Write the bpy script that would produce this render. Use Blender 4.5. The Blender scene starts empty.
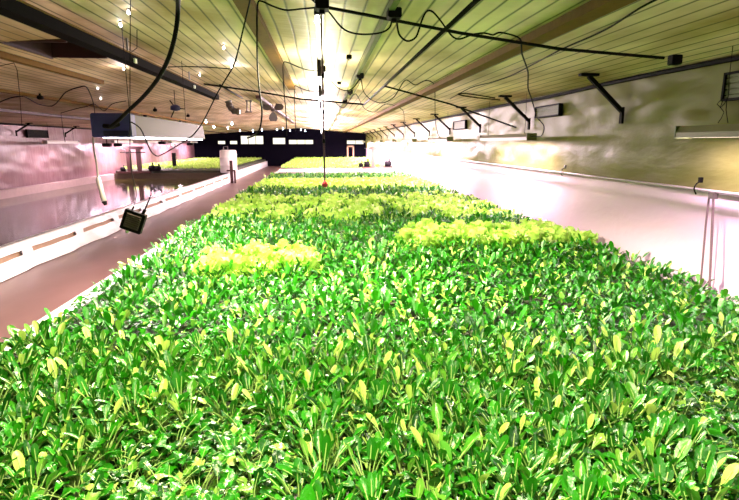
import bpy, math, random
import numpy as np
from mathutils import Vector, Matrix, noise
random.seed(7)
sc = bpy.context.scene
col = sc.collection
R_ = random.uniform

# ------------------------------------------------------------------ layout
CZ = 1.85                       # eye height above the walkway
XR, XL = 3.6, -10.2             # side walls
YB, YF = -4.0, 43.5             # wall behind the camera, far wall
RX, RZ = -1.84, CZ + 1.17       # ridge
ER, EL = CZ + 0.755, CZ + 0.63   # eaves
BX = -2.32                      # outer edge of the main bed
TX = -4.47                      # walkway side of the left pond
RIM = 0.41
YC = 26.0                       # cross walls of both beds
PITCH = math.atan(.2058); YAW = math.atan(.0913*math.cos(PITCH)); FPX = 520.0
cF = Vector((math.sin(YAW)*math.cos(PITCH), math.cos(YAW)*math.cos(PITCH), -math.sin(PITCH)))
cR = Vector((math.cos(YAW), -math.sin(YAW), 0)); cU = cR.cross(cF)
CAM = Vector((0, 0, CZ))
def ray(px, py):
    d = cF + cR*((px-369.5)/FPX) + cU*((250-py)/FPX)
    return d/d.y
def U(px, py, Y):
    return CAM + ray(px, py)*Y
def ceil_z(x):
    return RZ + (ER-RZ)*(x-RX)/(XR-RX) if x > RX else RZ + (EL-RZ)*(x-RX)/(XL-RX)
def UC(px, py, off=0.03):
    d = ray(px, py); t = 1.0
    lo, hi = .5, 60
    for _ in range(50):
        t = (lo+hi)/2; p = CAM+d*t
        if p.z < ceil_z(p.x)-off: lo = t
        else: hi = t
    return CAM+d*lo

# ------------------------------------------------------------------ materials
def new_mat(name):
    m = bpy.data.materials.new(name); m.use_nodes = True
    return m, m.node_tree, m.node_tree.nodes['Principled BSDF']
def simple(name, c, rough=.5, metal=0., spec=.5, emit=None, es=0., noise_amt=0., nscale=8., bump=0.):
    m, nt, b = new_mat(name)
    b.inputs['Base Color'].default_value = (*c, 1); b.inputs['Roughness'].default_value = rough
    b.inputs['Metallic'].default_value = metal; b.inputs['Specular IOR Level'].default_value = spec
    if emit: b.inputs['Emission Color'].default_value = (*emit, 1); b.inputs['Emission Strength'].default_value = es
    if noise_amt or bump:
        tc = nt.nodes.new('ShaderNodeTexCoord'); n = nt.nodes.new('ShaderNodeTexNoise')
        n.inputs['Scale'].default_value = nscale; n.inputs['Detail'].default_value = 4
        nt.links.new(tc.outputs['Object'], n.inputs['Vector'])
        if noise_amt:
            mx = nt.nodes.new('ShaderNodeMix'); mx.data_type = 'RGBA'
            mx.inputs[6].default_value = tuple(x*(1-noise_amt) for x in c)+(1,)
            mx.inputs[7].default_value = tuple(min(1, x*(1+noise_amt)) for x in c)+(1,)
            nt.links.new(n.outputs['Fac'], mx.inputs[0]); nt.links.new(mx.outputs[2], b.inputs['Base Color'])
        if bump:
            bp = nt.nodes.new('ShaderNodeBump'); bp.inputs['Strength'].default_value = bump; bp.inputs['Distance'].default_value = .02
            nt.links.new(n.outputs['Fac'], bp.inputs['Height']); nt.links.new(bp.outputs[0], b.inputs['Normal'])
    return m
def leaf_mat(name, dark, mid, light, rough=.32, trans=.25, spec=.6):
    m, nt, b = new_mat(name)
    at = nt.nodes.new('ShaderNodeAttribute'); at.attribute_name = 'tint'
    rp = nt.nodes.new('ShaderNodeValToRGB'); e = rp.color_ramp.elements
    e[0].position = 0; e[0].color = (*dark, 1); e[1].position = 1; e[1].color = (*light, 1)
    k = e.new(.74); k.color = (*mid, 1)
    nt.links.new(at.outputs['Fac'], rp.inputs[0])
    nt.links.new(rp.outputs[0], b.inputs['Base Color'])
    b.inputs['Roughness'].default_value = rough; b.inputs['Specular IOR Level'].default_value = spec
    nz_ = nt.nodes.new('ShaderNodeTexNoise'); nz_.inputs['Scale'].default_value = 70; tc_ = nt.nodes.new('ShaderNodeTexCoord')
    nt.links.new(tc_.outputs['Object'], nz_.inputs['Vector'])
    bp_ = nt.nodes.new('ShaderNodeBump'); bp_.inputs['Strength'].default_value = .35; bp_.inputs['Distance'].default_value = .01
    nt.links.new(nz_.outputs['Fac'], bp_.inputs['Height']); nt.links.new(bp_.outputs[0], b.inputs['Normal'])
    tr = nt.nodes.new('ShaderNodeBsdfTranslucent'); nt.links.new(rp.outputs[0], tr.inputs['Color'])
    ms = nt.nodes.new('ShaderNodeMixShader'); ms.inputs[0].default_value = trans
    out = nt.nodes['Material Output']
    nt.links.new(b.outputs[0], ms.inputs[1]); nt.links.new(tr.outputs[0], ms.inputs[2]); nt.links.new(ms.outputs[0], out.inputs[0])
    return m

def film_mat(name, c, folds=(0.5, 0.5, 0.5), strength=.6, rough=.3):
    m, nt, b = new_mat(name)
    b.inputs['Base Color'].default_value = (*c, 1); b.inputs['Roughness'].default_value = rough
    b.inputs['Specular IOR Level'].default_value = .5
    if 'yellowed' in name: b.inputs['Specular IOR Level'].default_value = .1  # upper wall film, whose olive stands for shade
    tc = nt.nodes.new('ShaderNodeTexCoord'); mp = nt.nodes.new('ShaderNodeMapping')
    mp.inputs['Scale'].default_value = folds; mp.inputs['Rotation'].default_value = (math.radians(25), 0, 0)
    n = nt.nodes.new('ShaderNodeTexNoise'); n.inputs['Scale'].default_value = 2.2; n.inputs['Detail'].default_value = 5
    n.inputs['Distortion'].default_value = .35
    nt.links.new(tc.outputs['Object'], mp.inputs[0]); nt.links.new(mp.outputs[0], n.inputs['Vector'])
    bp = nt.nodes.new('ShaderNodeBump'); bp.inputs['Strength'].default_value = strength; bp.inputs['Distance'].default_value = .06
    nt.links.new(n.outputs['Fac'], bp.inputs['Height']); nt.links.new(bp.outputs[0], b.inputs['Normal'])
    return m

M = {}
M['black'] = simple('black_plastic', (.004, .003, .004), .7, spec=.1)
M['rail_black'] = simple('matt_black_rail', (.003, .002, .0015), .9, spec=.04)
M['black_metal'] = simple('black_metal', (.005, .0035, .004), .7, spec=.12)
M['white'] = simple('white_enamel', (.8, .78, .74), .4)
M['cream'] = simple('cream_enamel', (.20, .17, .11), .45, noise_amt=.08)
M['hood'] = simple('tan_lamp_hood', (.075, .062, .045), .6, spec=.2)
M['grey'] = simple('grey_metal', (.28, .27, .27), .45, .6)
M['blue'] = simple('blue_plastic', (.045, .045, .24), .6, noise_amt=.15)
M['blue_dark'] = simple('dark_blue_plastic', (.01, .012, .07), .4)
M['wood'] = simple('raw_wood', (.16, .085, .022), .8, spec=.08, noise_amt=.3, nscale=14)
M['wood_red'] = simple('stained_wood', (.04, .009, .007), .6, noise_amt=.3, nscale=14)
M['wood_tan'] = simple('tan_board', (.40, .25, .16), .65, noise_amt=.25, nscale=16)
M['pvc'] = simple('white_pipe', (.34, .28, .30), .35)
M['pink_pipe'] = simple('dull_pink_pipe', (.13, .075, .09), .5)
M['raft'] = simple('foam_raft', (.03, .035, .02), .7, noise_amt=.1)
M['liner'] = film_mat('pond_liner', (.84, .80, .82), (1, 1, 2), .35, .35)
M['lamp_on'] = simple('lit_diffuser', (.9, .9, .9), .4, emit=(1, .86, .93), es=6)
M['bulb_on'] = simple('lit_bulb', (.9, .9, .9), .4, emit=(1, .95, .92), es=6)
M['bulb_cold'] = simple('cold_lit_bulb', (.9, .9, .9), .4, emit=(.75, .88, 1), es=12)
M['panel'] = simple('lamp_fins', (.075, .05, .045), .4, noise_amt=.3, nscale=60)
M['dark_wall'] = simple('dark_sheeting', (.0015, .001, .004), .9, spec=.05)
M['red'] = simple('red_plastic', (.35, .01, .02), .4)
M['duct'] = simple('grey_duct', (.075, .055, .055), .5)
M['stalk'] = simple('leaf_stalk', (.30, .46, .12), .35)
M['vent'] = simple('vent_slats', (.10, .11, .035), .55, noise_amt=.3, nscale=30)
# ceiling: ribbed sheeting, the seams run the length of the room
m, nt, b = new_mat('ribbed_ceiling_sheet'); M['ceiling'] = m
tc = nt.nodes.new('ShaderNodeTexCoord'); sp = nt.nodes.new('ShaderNodeSeparateXYZ'); nt.links.new(tc.outputs['Object'], sp.inputs[0])
def math_node(op, a, v=None, v2=None):
    n = nt.nodes.new('ShaderNodeMath'); n.operation = op
    nt.links.new(a, n.inputs[0])
    if v is not None:
        if isinstance(v, (int, float)): n.inputs[1].default_value = v
        else: nt.links.new(v, n.inputs[1])
    return n.outputs[0]
nz0 = nt.nodes.new('ShaderNodeTexNoise'); nz0.inputs['Scale'].default_value = .5; nz0.inputs['Detail'].default_value = 3
nt.links.new(tc.outputs['Object'], nz0.inputs['Vector'])
wob = math_node('MULTIPLY', nz0.outputs['Fac'], .05)
xx = math_node('ADD', sp.outputs['X'], wob)
fr = math_node('PINGPONG', math_node('ADD', xx, 50.03), .075)        # seam spacing 0.24 m
seam = nt.nodes.new('ShaderNodeMapRange'); seam.inputs['From Min'].default_value = .0; seam.inputs['From Max'].default_value = .016
nt.links.new(fr, seam.inputs['Value'])
nz = nt.nodes.new('ShaderNodeTexNoise'); nz.inputs['Scale'].default_value = 1.6; nz.inputs['Detail'].default_value = 6
mp = nt.nodes.new('ShaderNodeMapping'); mp.inputs['Scale'].default_value = (1.0, .35, 1)
nt.links.new(tc.outputs['Object'], mp.inputs[0]); nt.links.new(mp.outputs[0], nz.inputs['Vector'])
rp = nt.nodes.new('ShaderNodeValToRGB'); rp.color_ramp.elements[0].position = .35; rp.color_ramp.elements[1].position = .7
rp.color_ramp.elements[0].color = (.40, .27, .11, 1); rp.color_ramp.elements[1].color = (.96, .78, .56, 1)
nt.links.new(nz.outputs['Fac'], rp.inputs[0])
mx = nt.nodes.new('ShaderNodeMix'); mx.data_type = 'RGBA'; mx.inputs[6].default_value = (.035, .03, .006, 1)
nt.links.new(seam.outputs[0], mx.inputs[0]); nt.links.new(rp.outputs[0], mx.inputs[7]); nt.links.new(mx.outputs[2], b.inputs['Base Color'])
# thin cross corrugation with long wrinkles
wv = nt.nodes.new('ShaderNodeTexNoise'); wv.inputs['Scale'].default_value = 3.0; wv.inputs['Detail'].default_value = 4
mp2 = nt.nodes.new('ShaderNodeMapping'); mp2.inputs['Scale'].default_value = (.6, 3.0, 1)
nt.links.new(tc.outputs['Object'], mp2.inputs[0]); nt.links.new(mp2.outputs[0], wv.inputs['Vector'])
hh = math_node('ADD', math_node('MULTIPLY', wv.outputs['Fac'], .5), math_node('MULTIPLY', seam.outputs[0], .08))
bp = nt.nodes.new('ShaderNodeBump'); bp.inputs['Strength'].default_value = .5; bp.inputs['Distance'].default_value = .03
nt.links.new(hh, bp.inputs['Height']); nt.links.new(bp.outputs[0], b.inputs['Normal'])
b.inputs['Roughness'].default_value = .55; b.inputs['Specular IOR Level'].default_value = .35
M['wall_film'] = film_mat('wall_film', (.72, .51, .69), (1, .5, .9), .3, .4)  # lower film, the pink glow of the lamps put into its colour
M['wall_film_upper'] = film_mat('yellowed_wall_film', (.20, .185, .06), (1, .45, 1.1), .5, .42)  # same film above the lamps, olive shade put into its colour
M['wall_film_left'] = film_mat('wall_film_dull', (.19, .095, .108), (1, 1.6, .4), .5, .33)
# walkway
m, nt, b = new_mat('walkway_ground'); M['floor'] = m
tc = nt.nodes.new('ShaderNodeTexCoord'); n = nt.nodes.new('ShaderNodeTexNoise'); n.inputs['Scale'].default_value = .9; n.inputs['Detail'].default_value = 7
mp = nt.nodes.new('ShaderNodeMapping'); mp.inputs['Scale'].default_value = (1, .5, 1)
nt.links.new(tc.outputs['Object'], mp.inputs[0]); nt.links.new(mp.outputs[0], n.inputs['Vector'])
rp = nt.nodes.new('ShaderNodeValToRGB'); rp.color_ramp.elements[0].position = .3; rp.color_ramp.elements[1].position = .72
rp.color_ramp.elements[0].color = (.10, .045, .043, 1); rp.color_ramp.elements[1].color = (.19, .10, .10, 1)
nt.links.new(n.outputs['Fac'], rp.inputs[0]); nt.links.new(rp.outputs[0], b.inputs['Base Color'])
b.inputs['Roughness'].default_value = .38
bp = nt.nodes.new('ShaderNodeBump'); bp.inputs['Strength'].default_value = .25; bp.inputs['Distance'].default_value = .02
nt.links.new(n.outputs['Fac'], bp.inputs['Height']); nt.links.new(bp.outputs[0], b.inputs['Normal'])
# pond water
m, nt, b = new_mat('pond_water'); M['water'] = m
b.inputs['Base Color'].default_value = (.050, .042, .008, 1); b.inputs['Roughness'].default_value = .08; b.inputs['IOR'].default_value = 1.33
tc = nt.nodes.new('ShaderNodeTexCoord'); n = nt.nodes.new('ShaderNodeTexNoise'); n.inputs['Scale'].default_value = 2.5; n.inputs['Detail'].default_value = 2
nt.links.new(tc.outputs['Object'], n.inputs['Vector'])
bp = nt.nodes.new('ShaderNodeBump'); bp.inputs['Strength'].default_value = .08; bp.inputs['Distance'].default_value = .02
nt.links.new(n.outputs['Fac'], bp.inputs['Height']); nt.links.new(bp.outputs[0], b.inputs['Normal'])
b.inputs['Specular IOR Level'].default_value = .35
M['leaf'] = leaf_mat('spoon_leaf', (.001, .05, .001), (.020, .24, .001), (.46, .66, .12), .36, .14, .6)
M['lime'] = leaf_mat('lime_frilly_leaf', (.30, .62, .05), (.60, .86, .18), (.84, .94, .42), .5, .3, .4)
M['pale'] = leaf_mat('yellow_green_seedling', (.22, .60, .04), (.50, .80, .14), (.80, .92, .38), .5, .25, .4)

# ------------------------------------------------------------------ helpers
class MB:
    def __init__(s): s.v = []; s.f = []
    def add(s, vs, fs):
        n = len(s.v); s.v += [Vector(q) for q in vs]; s.f += [tuple(i+n for i in f) for f in fs]; return s
    def box(s, a, b_, mtx=None):
        x0, y0, z0 = a; x1, y1, z1 = b_
        vs = [Vector(q) for q in ((x0,y0,z0),(x1,y0,z0),(x1,y1,z0),(x0,y1,z0),(x0,y0,z1),(x1,y0,z1),(x1,y1,z1),(x0,y1,z1))]
        if mtx: vs = [mtx @ q for q in vs]
        return s.add(vs, [(0,3,2,1),(4,5,6,7),(0,1,5,4),(1,2,6,5),(2,3,7,6),(3,0,4,7)])
    def cbox(s, c, size, mtx=None):                       # centred box with chamfered long edges
        h = [q/2 for q in size]; c = Vector(c); r = min(h)*.25
        m_ = Matrix.Translation(c) @ (mtx or Matrix())
        prof = [(-h[0]+r,-h[2]),(h[0]-r,-h[2]),(h[0],-h[2]+r),(h[0],h[2]-r),(h[0]-r,h[2]),(-h[0]+r,h[2]),(-h[0],h[2]-r),(-h[0],-h[2]+r)]
        vs = [m_ @ Vector((x, -h[1], z)) for x, z in prof] + [m_ @ Vector((x, h[1], z)) for x, z in prof]
        fs = [tuple(range(8)), tuple(range(15, 7, -1))] + [(i, i+8, (i+1) % 8+8, (i+1) % 8) for i in range(8)]
        return s.add(vs, fs)
    def bar(s, a, b_, w, h, up=Vector((0,0,1))):
        a = Vector(a); b_ = Vector(b_); d = (b_-a).normalized()
        sx = d.cross(up); 
        if sx.length < .01: sx = Vector((1,0,0))
        sx.normalize(); uz = sx.cross(d)
        vs = []
        for p in (a, b_):
            for i, j in ((-1,-1),(1,-1),(1,1),(-1,1)): vs.append(p + sx*(i*w/2) + uz*(j*h/2))
        return s.add(vs, [(0,1,2,3),(7,6,5,4),(0,4,5,1),(1,5,6,2),(2,6,7,3),(3,7,4,0)])
    def tube(s, pts, r, n=7, smooth=0):
        pts = [Vector(p) for p in pts]
        for _ in range(smooth):
            q = [pts[0]]
            for i in range(len(pts)-1):
                p0 = pts[max(i-1, 0)]; p1 = pts[i]; p2 = pts[i+1]; p3 = pts[min(i+2, len(pts)-1)]
                q.append((-p0+9*p1+9*p2-p3)/16); q.append(p2)
            pts = q
        nrm = None; rings = []
        for i, p in enumerate(pts):
            t = (pts[min(i+1, len(pts)-1)]-pts[max(i-1, 0)])
            if t.length < 1e-7: t = Vector((0,0,1))
            t.normalize()
            if nrm is None:
                nrm = t.orthogonal().normalized()
            nrm = (nrm - t*nrm.dot(t))
            nrm = nrm.normalized() if nrm.length > 1e-6 else t.orthogonal().normalized()
            bn = t.cross(nrm)
            rr = r[i] if isinstance(r, (list, tuple)) else r
            rings.append([p+(nrm*math.cos(2*math.pi*k/n)+bn*math.sin(2*math.pi*k/n))*rr for k in range(n)])
        vs = [v for rg in rings for v in rg]
        fs = []
        for i in range(len(rings)-1):
            for k in range(n): fs.append((i*n+k, i*n+(k+1) % n, (i+1)*n+(k+1) % n, (i+1)*n+k))
        fs.append(tuple(range(n-1, -1, -1))); fs.append(tuple((len(rings)-1)*n+k for k in range(n)))
        return s.add(vs, fs)
    def lathe(s, c, prof, n=20, mtx=None):
        c = Vector(c); vs = []; m_ = Matrix.Translation(c) @ (mtx or Matrix())
        for r, z in prof:
            for k in range(n): vs.append(m_ @ Vector((r*math.cos(2*math.pi*k/n), r*math.sin(2*math.pi*k/n), z)))
        fs = [(i*n+k, i*n+(k+1) % n, (i+1)*n+(k+1) % n, (i+1)*n+k) for i in range(len(prof)-1) for k in range(n)]
        fs.append(tuple(range(n-1, -1, -1))); fs.append(tuple((len(prof)-1)*n+k for k in range(n)))
        return s.add(vs, fs)
    def build(s, name, mat, parent=None, smooth=False, label=None):
        off = parent.matrix_basis.translation.copy() if parent else Vector()
        if parent and parent.parent: off = off + parent.parent.matrix_basis.translation
        me = bpy.data.meshes.new(name); me.from_pydata([v-off for v in s.v], [], s.f); me.update()
        if smooth: me.polygons.foreach_set('use_smooth', [True]*len(me.polygons))
        me.materials.append(mat)
        o = bpy.data.objects.new(name, me); col.objects.link(o)
        if parent: o.parent = parent
        if label: o['label'] = label
        return o
def tag(o, label, cat, group=None, kind=None):
    o['label'] = label; o['category'] = cat
    if group: o['group'] = group
    if kind: o['kind'] = kind
    return o
def empty(name, loc, label, cat, group=None):
    o = bpy.data.objects.new(name, None); o.empty_display_size = .1; col.objects.link(o); o.location = loc
    return tag(o, label, cat, group)
def centre(o):                                            # put a single mesh's origin on its own middle
    n = len(o.data.vertices); a = np.empty(n*3); o.data.vertices.foreach_get('co', a); a = a.reshape(-1, 3)
    c = (a.min(0)+a.max(0))/2; a -= c; o.data.vertices.foreach_set('co', a.ravel()); o.location = Vector(c); o.data.update(); return o
def single(name, mb, mat, label, cat, group=None, smooth=False):
    return tag(centre(mb.build(name, mat, smooth=smooth)), label, cat, group)
def struct(name, mb, mat, smooth=False):
    o = mb.build(name, mat, smooth=smooth); o['kind'] = 'structure'; return o

# ------------------------------------------------------------------ the shell
struct('floor', MB().box((XL-.2, YB-.2, -.12), (XR+.2, YF+.2, 0)), M['floor'])
# ceiling with the open hatch on the left slope
hp = [UC(24, 45, 0), UC(68, 39, 0), UC(95, 52, 0), UC(50, 58, 0)]
hx0 = min(hp[0].x, hp[3].x)*.5+max(hp[0].x, hp[3].x)*.5; hx0, hx1 = -3.15, -2.35
hy0, hy1 = 4.75, 6.55
hx0, hx1 = sorted((sum(p.x for p in (hp[0], hp[3]))/2, sum(p.x for p in (hp[1], hp[2]))/2))
hx0 = min(p.x for p in hp)*.6+hx0*.4; hx1 = max(p.x for p in hp)*.6+hx1*.4
hy0, hy1 = min(p.y for p in hp), max(p.y for p in hp)
print('hatch', hx0, hx1, hy0, hy1)
xs = sorted([XL, hx0, hx1, RX, XR] + [XL+i*1.2 for i in range(1, 11) if abs(XL+i*1.2-RX) > .3 and not hx0-.1 < XL+i*1.2 < hx1+.1])
ys = sorted([YB, hy0, hy1, YF])
cm = MB()
for i in range(len(xs)-1):
    for j in range(len(ys)-1):
        if abs(xs[i]-hx0) < 1e-6 and abs(ys[j]-hy0) < 1e-6: continue
        a, b2 = xs[i], xs[i+1]
        cm.add([(a, ys[j], ceil_z(a)), (b2, ys[j], ceil_z(b2)), (b2, ys[j+1], ceil_z(b2)), (a, ys[j+1], ceil_z(a))], [(0, 1, 2, 3)])
struct('ceiling', cm, M['ceiling'])
# the hatch: an open wooden box let up into the roof
zt = RZ+.1
ht = empty('roof_hatch', ((hx0+hx1)/2, (hy0+hy1)/2, ceil_z((hx0+hx1)/2)), 'open square roof hatch with dark reddish wooden lining in the left ceiling', 'hatch')
hm = MB()
t_ = .03
hm.box((hx0-t_, hy0-t_, ceil_z(hx0)-.01), (hx0, hy1+t_, zt+.25)); hm.box((hx1, hy0-t_, ceil_z(hx1)-.01), (hx1+t_, hy1+t_, zt+.25))
hm.box((hx0, hy0-t_, ceil_z(hx0)+.005), (hx1, hy0, zt+.25)); hm.box((hx0, hy1, ceil_z(hx0)+.005), (hx1, hy1+t_, zt+.25))
hm.build('lining', M['wood_red'], ht)
MB().box((hx0-t_, hy0-t_, zt+.25), (hx1+t_, hy1+t_, zt+.28)).build('cover_board', M['wood_red'], ht)
sl = MB()
for k in range(5):
    y = hy0+(hy1-hy0)*(k+.5)/5; sl.box((hx0, y-.02, zt+.17), (hx1, y+.02, zt+.25))
sl.build('rafters', M['wood_red'], ht)

def wall_grid(x, y0, y1, z0, z1, ny, nz, amp, seed, side):
    mb = MB(); vs = []; fs = []
    for j in range(nz+1):
        for i in range(ny+1):
            y = y0+(y1-y0)*i/ny; z = z0+(z1-z0)*j/nz
            u = j/nz; env = math.sin(math.pi*u)**.5
            d = noise.noise(Vector((y*.9+z*1.6, z*2.2-y*.35, seed)))+.5*noise.noise(Vector((y*2.4-z*2.0, z*3.5+y*.4, seed+5)))
            vs.append((x+side*abs(d)*amp*env, y, z))
    for j in range(nz):
        for i in range(ny):
            a = j*(ny+1)+i; q = (a, a+1, a+ny+2, a+ny+1); fs.append(q if side < 0 else q[::-1])
    return mb.add(vs, fs)
PZ = CZ-.44     # pipe / batten height on the right wall
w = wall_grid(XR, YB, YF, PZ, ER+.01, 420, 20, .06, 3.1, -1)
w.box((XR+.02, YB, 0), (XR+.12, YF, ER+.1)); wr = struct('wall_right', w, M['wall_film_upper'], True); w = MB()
w2 = wall_grid(XR, YB, YF, 0, PZ, 160, 8, .012, 9.7, -1)
w.add(w2.v, w2.f)
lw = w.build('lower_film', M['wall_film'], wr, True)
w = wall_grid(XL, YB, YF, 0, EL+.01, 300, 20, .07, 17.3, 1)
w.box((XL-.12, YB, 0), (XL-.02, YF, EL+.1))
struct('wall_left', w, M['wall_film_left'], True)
def end_wall(y, name, mat, holes, th=.1):
    mb = MB()
    cuts = sorted({XL, XR, RX} | {h[0] for h in holes} | {h[1] for h in holes})
    for a, b2 in zip(cuts, cuts[1:]):
        segs = [(h[2], h[3]) for h in holes if h[0] <= a+1e-6 and h[1] >= b2-1e-6]
        segs.sort(); z = 0
        tops = (ceil_z(a), ceil_z(b2))
        for s0, s1 in segs:
            mb.box((a, y, z), (b2, y+th, s0)); z = s1
        vs = [(a, y, z), (b2, y, z), (b2, y+th, z), (a, y+th, z), (a, y, tops[0]), (b2, y, tops[1]), (b2, y+th, tops[1]), (a, y+th, tops[0])]
        mb.add(vs, [(0,3,2,1),(4,5,6,7),(0,1,5,4),(1,2,6,5),(2,3,7,6),(3,0,4,7)])
    return struct(name, mb, mat)
holes = []
for i, (x0, x1, y0, y1) in enumerate([(218, 225, 141, 144), (230, 237, 141, 144), (241, 263, 136, 144), (273, 285, 138, 144), (289, 313, 140, 144), (347, 363.5, 140.5, 144)]):
    a = U(x0, y1, YF); b2 = U(x1, y0, YF); holes.append((a.x, b2.x, a.z, b2.z))
end_wall(YF, 'wall_far', M['dark_wall'], holes)
end_wall(YB-.1, 'wall_back', M['wall_film_left'], [])
for i, h in enumerate(holes):
    fm = MB(); t_ = .05
    fm.box((h[0], YF-.03, h[2]-t_), (h[1], YF, h[2])); fm.box((h[0], YF-.03, h[3]), (h[1], YF, h[3]+t_))
    o = struct(f'window_{i+1}', fm, M['black_metal'])
    g = MB(); nb = max(1, int((h[1]-h[0])/.5))
    for k in range(1, nb): g.box((h[0]+(h[1]-h[0])*k/nb-.02, YF-.02, h[2]), (h[0]+(h[1]-h[0])*k/nb+.02, YF+.02, h[3]))
    if nb > 1: g.build('mullion', M['black_metal'], o)
# door frame in the far wall
a = U(347, 157, YF); b2 = U(354, 145.5, YF)
dm = MB(); t_ = .12; dz0 = 0
dm.box((a.x, YF-.08, dz0), (a.x+t_, YF-.01, b2.z)); dm.box((b2.x-t_, YF-.08, dz0), (b2.x, YF-.01, b2.z)); dm.box((a.x, YF-.08, b2.z-t_), (b2.x, YF-.01, b2.z))
d = struct('door_1', dm, M['wood_tan'])
MB().box((a.x+t_, YF-.05, 0), (b2.x-t_, YF-.02, b2.z-t_)).build('door_leaf', M['dark_wall'], d)
# roof timbers fixed under the ceiling
def purlin(n, x, w_, h_, mat, y0=YB, y1=YF):
    zc = min(ceil_z(x-w_/2), ceil_z(x+w_/2))
    struct(f'trim_{n}', MB().box((x-w_/2, y0, zc-h_), (x+w_/2, y1, zc+.005)), mat)
purlin(1, 1.80, .15, .06, M['wood'])
purlin(2, .52, .045, .05, M['vent'])
purlin(3, 0.0, .07, .035, M['grey'])
purlin(4, -.56, .13, .06, M['wood'], YB, 10.6)
purlin(5, -3.75, .09, .06, M['wood'], YB, 9.7)
purlin(6, -5.6, .08, .05, M['wood'])
purlin(7, -7.6, .08, .06, M['wood_red'])
purlin(8, -1.55, .12, .07, M['wood_red'], 13.5, 30)
# black edge strip where the ceiling meets each wall
struct('trim_9', MB().tube([(XR-.03, y, ER-.035+.008*math.sin(y*1.3)) for y in np.linspace(YB, YF, 60)], .024, 6), M['black'])
struct('trim_10', MB().box((XL, YB, EL-.05), (XL+.04, YF, EL)), M['black'])
struct('trim_11', MB().box((XR-.035, YB, PZ-.012), (XR-.005, YF, PZ+.012)), M['pvc'])

# ------------------------------------------------------------------ beds and pond
RAFT = .45
bed = empty('grow_bed', ((BX+XR)/2, 10, 0), 'long white lined grow bed full of leafy crop beside the right wall', 'grow bed')
bm_ = MB()
bm_.add([(BX, YB+.05, 0), (BX+.03, YB+.05, 0), (BX+.03, YF-.1, 0), (BX, YF-.1, 0), (BX, YB+.05, RIM+.03), (BX+.20, YB+.05, RIM+.03), (BX+.20, YF-.1, RIM+.03), (BX, YF-.1, RIM+.03)],
        [(0,3,2,1),(4,5,6,7),(0,1,5,4),(1,2,6,5),(2,3,7,6),(3,0,4,7)])
bm_.build('bed_rim', M['liner'], bed)
MB().box((BX+.205, YB+.06, .30), (XR-.06, YC-.1, RAFT)).build('growing_raft', M['raft'], bed)
MB().box((BX+.205, YC+.5, .30), (XR-.06, YF-.12, RAFT+.12)).build('growing_raft', M['raft'], bed)
MB().box((BX+.205, YC-.06, .2), (XR-.06, YC+.45, CZ-1.27)).build('cross_walk_board', M['liner'], bed, label='white board walk across the bed')
# the pond and its draped wall with slots
pond = empty('fish_pond', ((TX+XL)/2, 10, 0), 'wide shallow pond of still olive water on the left of the walkway', 'pond')
MB().box((XL+.12, YB+.05, .02), (TX-.15, YC-.06, .15)).build('water', M['water'], pond)
bk = MB().box((XL+.1, YB+.05, .0), (XL+.32, YC, RIM)); bk.build('back_rim', simple('back_rim_paint', (.42, .30, .29), .5, noise_amt=.2), pond, label='dull pink rim along the left wall')
wal = empty('pond_wall', (TX, 10, 0), 'low white film draped wall with long slots along the walkway', 'low wall')
# slots: the film is cut to show the timber behind
Ys = [YB+.05]
slots = []
k = 0; y = 8.2-1.72*6
while y < 25.0:
    slots.append((y, y+1.42)); y += 1.72
face = MB(); SZ0, SZ1 = .235, .305
def drape(y): return .02*math.sin(y*2.1)+.012*math.sin(y*5.3+1)
def fpt(y, z):
    g = (1-z/RIM)
    return (TX+.03+g*(.05+.05*math.sin(y*1.83+.6)**2)+.006*math.sin(y*9+z*20), y, z)
def quadstrip(y0, y1, z0, z1, step=.12, nz=3):
    n = max(1, int((y1-y0)/step)); vs = []; fs = []
    for i in range(n+1):
        for j in range(nz+1): vs.append(fpt(y0+(y1-y0)*i/n, z0+(z1-z0)*j/nz))
    for i in range(n):
        for j in range(nz):
            a_ = i*(nz+1)+j; fs.append((a_, a_+nz+1, a_+nz+2, a_+1))
    face.add(vs, fs)
quadstrip(YB+.05, YC, SZ1, RIM); 
quadstrip(YB+.05, YC, .012, SZ0)
prev = YB+.05
for s0, s1 in slots:
    if s1 < YB+.1: continue
    s0 = max(s0, YB+.06)
    quadstrip(prev, s0, SZ0, SZ1, nz=1); prev = s1
quadstrip(prev, YC, SZ0, SZ1, nz=1)
face.box((TX-.12, YB+.05, RIM-.012), (TX+.032, YC, RIM))       # folded over the top
face.box((TX-.14, YB+.05, .02), (TX-.12, YC, RIM))
face.build('film', M['liner'], wal, True)
for s0, s1 in slots:
    if s1 < 3: continue
    MB().box((TX-.03, s0-.04, SZ0-.03), (TX+.004, s1+.04, SZ1+.03)).build('wooden_board', M['wood_tan'], wal)
# dark footing board under the film
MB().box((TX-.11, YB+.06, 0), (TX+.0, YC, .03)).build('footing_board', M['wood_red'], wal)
# far wall continuation and the seedling bed behind the pond
far = empty('seedling_bed', ((TX+XL)/2, 34, 0), 'far grow bed of young seedlings beyond the pond', 'grow bed')
fb = MB().box((XL+.1, YC-.05, 0), (TX+.03, YC+.12, RIM+.02)); fb.build('end_board', simple('end_board_paint', (.07, .05, .03), .5, noise_amt=.2), far)
MB().box((TX-.12, YC+.13, 0), (TX+.03, YF-.1, RIM)).build('side_board', M['liner'], far)
MB().box((XL+.33, YC+.13, .1), (TX-.125, YF-.1, RAFT+.1)).build('growing_raft', M['raft'], far)

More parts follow.
